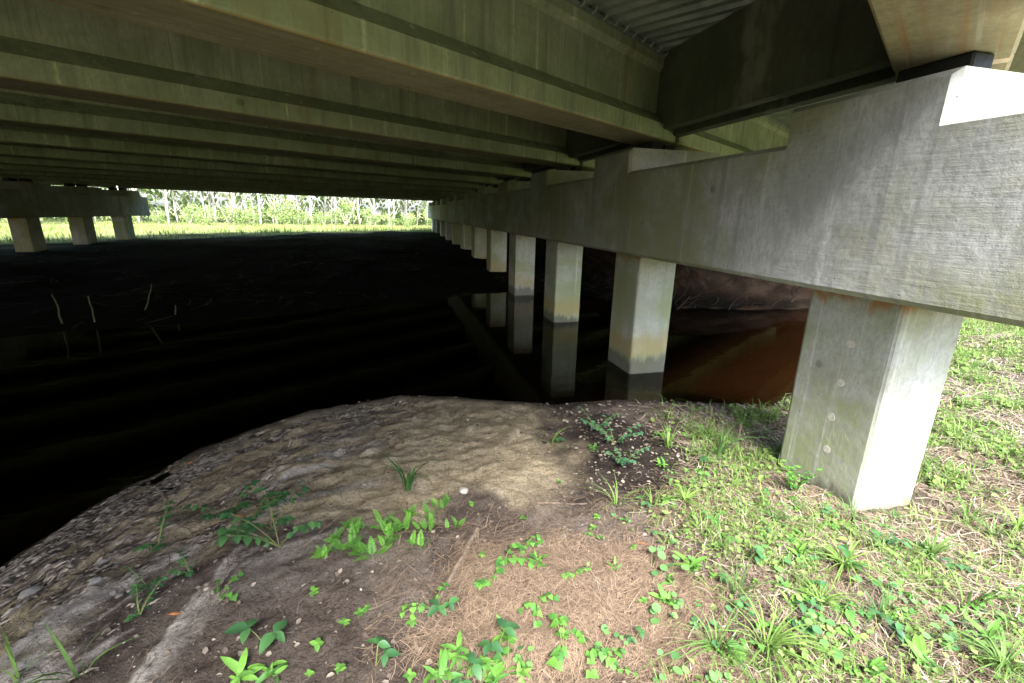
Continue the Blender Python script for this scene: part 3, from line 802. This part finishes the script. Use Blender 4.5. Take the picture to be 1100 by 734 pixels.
# ------------------------------------------------------------------ uncountable ground cover
def pick(n, x0, x1, y0, y1, dens):
    X = []; Y = []; tot = 0
    while tot < n:
        x = rg.uniform(x0, x1, n*3); y = rg.uniform(y0, y1, n*3); d = dens(x, y)
        k = rg.random(n*3) < d; X.append(x[k]); Y.append(y[k]); tot += int(k.sum())
    return np.concatenate(X)[:n], np.concatenate(Y)[:n]
def blade_mass(x, y, h, w, lean, nseg=3):
    N = len(x); z = ground_z(x, y); az = rg.uniform(0, 2*np.pi, N)
    d = np.stack([np.cos(az), np.sin(az), 0*az], -1); s = np.stack([-np.sin(az), np.cos(az), 0*az], -1)
    b = np.stack([x, y, z-.004], -1); V = np.zeros((N, 2*nseg+1, 3))
    for j in range(nseg+1):
        u = j/nseg; p = b+d*(lean*h*u*u)[:, None]; p[:, 2] += h*(u-.4*np.minimum(lean, 1.4)*u**3)
        q = (w*(1-.75*u))[:, None]*s
        if j < nseg: V[:, 2*j] = p+q; V[:, 2*j+1] = p-q
        else: V[:, 2*nseg] = p
    F = [(2*j, 2*j+1, 2*j+3, 2*j+2) for j in range(nseg-1)]+[(2*nseg-2, 2*nseg-1, 2*nseg)]
    return V, F
def shade(N, a, b, var=.25):
    t = rg.random(N)[:, None]; return (np.array(a)*(1-t)+np.array(b)*t)*(1+rg.uniform(-var, var, (N, 1)))
def notpile(x, y): return ~((x > 3.1) & (x < 3.9) & (y > 2.1) & (y < 2.92))
def dgrass(x, y):
    dn, df, g, st, sa = ground_masks(x, y)
    r = np.hypot(x, y); return g*(dn > .05)*notpile(x, y)*np.clip(2.6/r, .1, 1)*(.09+.91*sst(-.2, .35, fbm(x*2.1, y*2.1, 4, 61, .6)))
x, y = pick(25000, .8, 12, .5, 7.2, dgrass); N = len(x); r_ = np.hypot(x, y)
V, F = blade_mass(x, y, rg.uniform(.03, .12, N)*np.clip(r_/3, 1, 1.6), rg.uniform(.0016, .0036, N)*np.clip(r_/3, 1, 2), rg.uniform(.3, 1.6, N))
kind(tag(link('low_grass', mass('low_grass', V, F, shade(N, (.085, .18, .035), (.20, .27, .075)), M['leafmass'], True)), 'short green grass covering the lit ground at right', 'grass'), 'stuff')
def leaf_cards(x, y, size, hmax, tilt=.6):
    N = len(x); z = ground_z(x, y)+rg.uniform(.004, 1, N)*hmax; az = rg.uniform(0, 2*np.pi, N); ti = rg.uniform(-tilt, tilt, N)
    d = np.stack([np.cos(az)*np.cos(ti), np.sin(az)*np.cos(ti), np.sin(ti)], -1); s = np.stack([-np.sin(az), np.cos(az), rg.uniform(-.4, .4, N)], -1)
    c = np.stack([x, y, z], -1); L = size[:, None]; W = L*.36
    nrm = np.cross(d, s)*(.12*L)
    V = np.stack([c, c+d*L*.35+s*W+nrm, c+d*L*.75+s*W*.75+nrm, c+d*L*1.05, c+d*L*.75-s*W*.75+nrm, c+d*L*.35-s*W+nrm], 1)
    return V, [(0, 1, 2, 3), (0, 3, 4, 5)]
x, y = pick(10000, .7, 11, .5, 7.0, dgrass); N = len(x); r_ = np.hypot(x, y)
V, F = leaf_cards(x, y, rg.uniform(.014, .040, N)*np.clip(r_/3, 1, 2), .06)
kind(tag(link('creeping_weeds', mass('creeping_weeds', V, F, shade(N, (.09, .17, .04), (.20, .27, .085)), M['leafmass'])), 'small creeping leafy weeds between the grass at right', 'weeds'), 'stuff')
def dstraw(x, y):
    dn, df, g, st, sa = ground_masks(x, y); return np.clip(st+.07*(dn > .8)*(x > -.2)*sst(2.9, 2.4, y)+.16*g*np.clip(3/np.hypot(x, y), 0, 1), 0, 1)*notpile(x, y)*(dn > .1)
def needle_mass(x, y, az, L, cv, w_, lift):
    N = len(x); d = np.stack([np.cos(az), np.sin(az)], -1); s = np.stack([-np.sin(az), np.cos(az)], -1); V = np.zeros((N, 8, 3))
    for j in range(4):
        u = j/3-.5; p = np.stack([x, y], -1)+d*(L*u)[:, None]+s*(cv*(1-4*u*u))[:, None]
        zz = ground_z(p[:, 0], p[:, 1])+lift+rg.uniform(0, .006, N)
        for k, sg in ((0, 1), (1, -1)):
            V[:, 2*j+k, :2] = p+s*(w_*sg)[:, None]; V[:, 2*j+k, 2] = zz
    return V, [(2*j, 2*j+1, 2*j+3, 2*j+2) for j in range(3)]
x, y = pick(42000, -.4, 6.5, .8, 4.5, dstraw); N = len(x)
V, F = needle_mass(x, y, rg.normal(.6, 1.0, N), rg.uniform(.05, .15, N), rg.normal(0, .006, N), rg.uniform(.0005, .0010, N)*np.clip(np.hypot(x, y)/2.2, 1, 2.2), rg.uniform(.002, .020, N))
kind(tag(link('pine_straw', mass('pine_straw', V, F, shade(N, (.085, .056, .038), (.25, .185, .125), .4), M['dry'])), 'brown fallen pine needles matted on the soil at bottom centre', 'pine straw'), 'stuff')
def ddry(x, y):
    dn, df, g, st, sa = ground_masks(x, y); return np.clip(g, 0, 1)*(1-sa)*(dn > .05)*notpile(x, y)*np.clip(2.8/np.hypot(x, y), .1, 1)
x, y = pick(13000, .3, 11, .6, 6.8, ddry); N = len(x); r_ = np.clip(np.hypot(x, y)/2.6, 1, 2.5)
V, F = needle_mass(x, y, rg.uniform(0, 6.28, N), rg.uniform(.03, .15, N)*r_, rg.normal(0, .012, N), rg.uniform(.0007, .0019, N)*r_, rg.uniform(.003, .035, N))
kind(tag(link('dry_stalks', mass('dry_stalks', V, F, shade(N, (.13, .105, .078), (.36, .31, .24), .25), M['dry'])), 'bleached dead grass stalks lying between the weeds at right', 'dry grass'), 'stuff')
x, y = pick(1300, -2.2, 3.2, .9, 4.6, lambda x, y: (banks(x, y)[0] > .1)*1.0); N = len(x)
V, F = needle_mass(x, y, rg.uniform(0, 6.28, N), rg.uniform(.04, .16, N), rg.normal(0, .012, N), rg.uniform(.0009, .0020, N), rg.uniform(.002, .010, N))
kind(tag(link('twig_litter', mass('twig_litter', V, F, shade(N, (.04, .032, .025), (.15, .12, .09), .3), M['dry'])), 'thin dry twigs scattered over the bank soil', 'twigs'), 'stuff')
x, y = pick(500, 5.2, 15, 9.0, 14.5, lambda x, y: (banks(x, y)[1] > .02)*sst(4.5, .2, banks(x, y)[1])); N = len(x)
V, F = needle_mass(x, y, rg.normal(.2, .45, N), rg.uniform(.10, .9, N), rg.normal(0, .07, N), rg.uniform(.004, .018, N), rg.uniform(.003, .06, N))
kind(tag(link('root_tangle', mass('root_tangle', V, F, shade(N, (.014, .010, .008), (.07, .048, .034), .35), M['dry'])), 'tangled roots and sticks on the far creek bank behind the piles', 'roots'), 'stuff')
x, y = pick(3000, -16, 5, 9.5, 34, lambda x, y: (banks(x, y)[1] > .05)*(.25+.75*sst(0, .5, fbm(x*.5, y*.5, 3, 81)))); N = len(x)
V, F = needle_mass(x, y, rg.normal(.5, .7, N), rg.uniform(.06, .55, N), rg.normal(0, .03, N), rg.uniform(.004, .02, N), rg.uniform(.003, .04, N))
kind(tag(link('flood_debris', mass('flood_debris', V, F, shade(N, (.012, .010, .007), (.11, .095, .055), .4), M['dry'])), 'flood-washed sticks and reeds on the dark far bank', 'debris'), 'stuff')
def dlit(x, y):
    dn, df, g, st, sa = ground_masks(x, y); return np.clip(.35+.65*g+.5*(y > 2.6)*(x > 1), 0, 1)*(1-.75*sa)*(dn > .03)*notpile(x, y)*np.clip(3/np.hypot(x, y), .1, 1)
x, y = pick(7000, -2.4, 8, .8, 6.0, dlit); N = len(x)
V, F = leaf_cards(x, y, rg.uniform(.008, .034, N)*np.clip(np.hypot(x, y)/3, 1, 1.8), .012, .3)
kind(tag(link('leaf_litter', mass('leaf_litter', V, F, shade(N, (.06, .046, .035), (.22, .19, .15), .4), M['dry'])), 'dry leaf scraps scattered over the soil', 'litter'), 'stuff')
def dpeb(x, y):
    dn, df, g, st, sa = ground_masks(x, y); return np.clip(.12+.88*(x < -.9), 0, 1)*(dn > .02)*(1-g)
x, y = pick(2600, -2.5, 2.4, 1.0, 5.2, dpeb); N = len(x); s = rg.uniform(.0015, .006, N)*np.where(x < -1.0, 1.3, 1.0)
o8 = np.array([(1,0,0),(0,1,0),(-1,0,0),(0,-1,0),(0,0,.6),(0,0,-.6)]); V = np.zeros((N, 6, 3))
for j in range(6):
    q = o8[j]*(1+rg.uniform(-.35, .35, (N, 3))); V[:, j] = np.stack([x, y, ground_z(x, y)+s*.25], -1)+q*s[:, None]
kind(tag(link('gravel', mass('gravel', V, [(0,1,4),(1,2,4),(2,3,4),(3,0,4),(1,0,5),(2,1,5),(3,2,5),(0,3,5)], shade(N, (.07, .06, .05), (.26, .235, .20), .3), M['dry'])), 'fine gravel and bark crumbs washed over the eroded bank', 'gravel'), 'stuff')
# flood-washed bark flakes lying along the erosion lines at left
def dbark(x, y):
    dn, df, g, st, sa = ground_masks(x, y); return (dn > .03)*sst(2.2, .5, dn)*sst(.4, -.7, x)*sst(-.2, .4, fbm((x*.8+y*.6)*1.2, dn*7, 3, 43, .6))
x, y = pick(5200, -2.6, .6, .9, 5.3, dbark); N = len(x); az2 = math.atan2(.6, .8)+rg.normal(0, .35, N); L = rg.uniform(.008, .045, N); W = rg.uniform(.0015, .007, N)
d = np.stack([np.cos(az2), np.sin(az2)], -1); s = np.stack([-np.sin(az2), np.cos(az2)], -1); V = np.zeros((N, 5, 3))
for j, (a, b, c_) in enumerate(((-1, .5, .002), (-.9, -.7, .001), (1, -.4, .002), (.8, .8, .001), (0, 0, .010))):
    p = np.stack([x, y], -1)+d*(L*a)[:, None]+s*(W*b)[:, None]; V[:, j, :2] = p; V[:, j, 2] = ground_z(p[:, 0], p[:, 1])+c_+.002
kind(tag(link('bark_debris', mass('bark_debris', V, [(0,1,4),(1,2,4),(2,3,4),(3,0,4)], shade(N, (.03, .025, .021), (.30, .26, .21), .4), M['dry'])), 'dark bark flakes and twigs washed along the sandy bank', 'debris'), 'stuff')

# ------------------------------------------------------------------ far side: grass, shrubs, woods
def dfar(x, y):
    n = -.545*x+.839*y; return sst(28.6, 30.5, n+3.0*fbm(x*.25, y*.25, 4, 47)-.6)*(.3+.7*sst(-.3, .3, fbm(x*.35, y*.35, 3, 72)))*np.clip((46-y)/10+.25, .2, 1)
x, y = pick(16000, -46, 22, 14, 56, dfar); N = len(x)
V, F = blade_mass(x, y, rg.uniform(.12, .5, N), rg.uniform(.012, .03, N), rg.uniform(.2, .9, N), 2)
kind(tag(link('meadow_grass', mass('meadow_grass', V, F, shade(N, (.16, .26, .05), (.36, .40, .14)), M['leafmass'])), 'sunlit meadow grass beyond the far edge of the bridge', 'grass'), 'stuff')
def crown_mesh(name, n, rx, rz, zc, size, c0, c1, seed, hollow=.35):
    g2 = np.random.default_rng(seed); cl = g2.normal(0, 1, (18, 3)); cl /= np.linalg.norm(cl, axis=1)[:, None]; cl *= g2.uniform(.35, .95, (18, 1))
    k = g2.integers(0, 18, n); p = cl[k]+g2.normal(0, .19, (n, 3)); p *= np.array([rx, rx, rz]); p[:, 2] += zc
    a = g2.normal(0, 1, (n, 3)); a /= np.linalg.norm(a, axis=1)[:, None]; b = np.cross(a, g2.normal(0, 1, (n, 3))); b /= np.linalg.norm(b, axis=1)[:, None]
    L = (size*g2.uniform(.6, 1.3, n))[:, None]
    V = np.stack([p-a*L*.5, p+b*L*.3, p+a*L*.6, p-b*L*.3], 1); t = g2.random((n, 1))
    return mass(name, V, [(0, 1, 2, 3)], (np.array(c0)*(1-t)+np.array(c1)*t), M['leafmass'])
CROWN = [crown_mesh('crown', 2200, 2.2, 3.4, 8.2, .30, (.12, .19, .06), (.28, .35, .13), 90+i) for i in range(3)]
SHRUB = [crown_mesh('foliage', 1000, 1.3, 1.15, 1.25, .16, (.16, .26, .07), (.36, .44, .18), 95+i) for i in range(3)]  # shrub leaf colours lightened to paint in the blown-out background
def trunk_mesh(seed):
    r = random.Random(seed); m = MB(); pts = [(0, 0, -.3)]
    x = y = 0.0
    for i in range(1, 8): x += r.uniform(-.14, .14); y += r.uniform(-.14, .14); pts.append((x, y, i*1.25))
    m.tube(pts, [.105*(1-.1*i) for i in range(8)], 8)
    for j in range(16):
        k = r.randint(1, 6); p = Vector(pts[k]); az = r.uniform(0, 6.28); L = r.uniform(.8, 2.2); q = [p]
        for u in (.35, .7, 1): q.append(p+Vector((math.cos(az)*L*u*.75, math.sin(az)*L*u*.75, L*u*(.5+.5*u))))
        m.tube(q, [.045, .032, .02, .008], 5)
    return m.mesh('trunk', M['bark'], smooth=True)
TRUNK = [trunk_mesh(200+i) for i in range(4)]
def stem_mesh(seed):
    r = random.Random(seed); m = MB()
    for j in range(9):
        az = r.uniform(0, 6.28); L = r.uniform(1.2, 2.6); ln = r.uniform(.15, .55)
        m.tube([(math.cos(az)*L*ln*u, math.sin(az)*L*ln*u, -.1+L*u) for u in (0, .35, .7, 1)], [.03, .024, .016, .006], 5)
    return m.mesh('stem', M['bark'], smooth=True)
STEMS = [stem_mesh(300+i) for i in range(3)]
for i in range(69):
    x = -46+i*.91+rnd.uniform(-.7, .7); y = 50+rnd.uniform(0, 11)+.06*(x+20)
    t = empty('woodland_tree', (x, y, gz(x, y)), rnd.uniform(0, 6.28)); s = rnd.uniform(.75, 1.25); t.scale = (s, s, s*rnd.uniform(.9, 1.2))
    tag(t, 'slim pale-trunked tree in the woods beyond the meadow', 'tree', 'trees of the far woods')
    link('trunk', rnd.choice(TRUNK), t); link('crown', rnd.choice(CROWN), t)
for i in range(30):
    x = -46+i*2.1+rnd.uniform(-.8, .8); y = 48.2+rnd.uniform(-.8, 3.5)+.06*(x+20)
    if i == 28: x, y = 9.0, 37.0
    if i == 29: x, y = 11.0, 41.0
    t = empty('woodland_shrub', (x, y, gz(x, y)-.05), rnd.uniform(0, 6.28)); s = rnd.uniform(.55, 1.25); t.scale = (s, s, s)
    tag(t, 'leafy green shrub seen between the piles of the right pier' if i > 27 else 'leafy green shrub along the front of the far woods', 'shrub', 'shrubs seen between the piles' if i > 27 else 'shrubs at the front of the far woods')
    link('stem', rnd.choice(STEMS), t); link('foliage', rnd.choice(SHRUB), t)
n = 15000; x = rg.uniform(-60, 26, n); y = rg.uniform(62, 74, n)+.06*(x+20); z = .3+rg.uniform(0, 1, n)**1.3*13
a = rg.normal(0, 1, (n, 3)); a /= np.linalg.norm(a, axis=1)[:, None]; b = np.cross(a, rg.normal(0, 1, (n, 3))); b /= np.linalg.norm(b, axis=1)[:, None]
p = np.stack([x, y, z], -1); L = rg.uniform(.35, .85, n)[:, None]
V = np.stack([p-a*L*.5, p+b*L*.35, p+a*L*.6, p-b*L*.35], 1)
kind(tag(link('far_woods', mass('far_woods', V, [(0, 1, 2, 3)], shade(n, (.12, .18, .06), (.28, .34, .13)), M['leafmass'])), 'dense leafy woods behind the pale trunks', 'woods'), 'stuff')  # woods colour lightened too, for the painted overexposure

# ------------------------------------------------------------------ tell look-alikes apart by their order across the picture
ORDW = ['leftmost']+[w+' from left' for w in ('second third fourth fifth sixth seventh eighth ninth tenth eleventh twelfth thirteenth fourteenth fifteenth sixteenth seventeenth eighteenth nineteenth'.split()
        +[t if not u else t.replace('tieth', 'ty')+'-'+u for t in ('twentieth', 'thirtieth', 'fortieth', 'fiftieth', 'sixtieth') for u in ('', 'first', 'second', 'third', 'fourth', 'fifth', 'sixth', 'seventh', 'eighth', 'ninth')])]
def across(o):
    v = Vector(o.location)-Vector((0, 0, 2.15)); return v.dot(_right)/max(.05, -v.dot(_back))
same = {}
for o in list(scene.objects):
    if o.parent is None and 'label' in o and 'kind' not in o: same.setdefault(o['label'], []).append(o)
for lab, os_ in same.items():
    if len(os_) > 1 and len(os_) <= len(ORDW):
        for o, w in zip(sorted(os_, key=across), ORDW): o['label'] = lab+', '+w
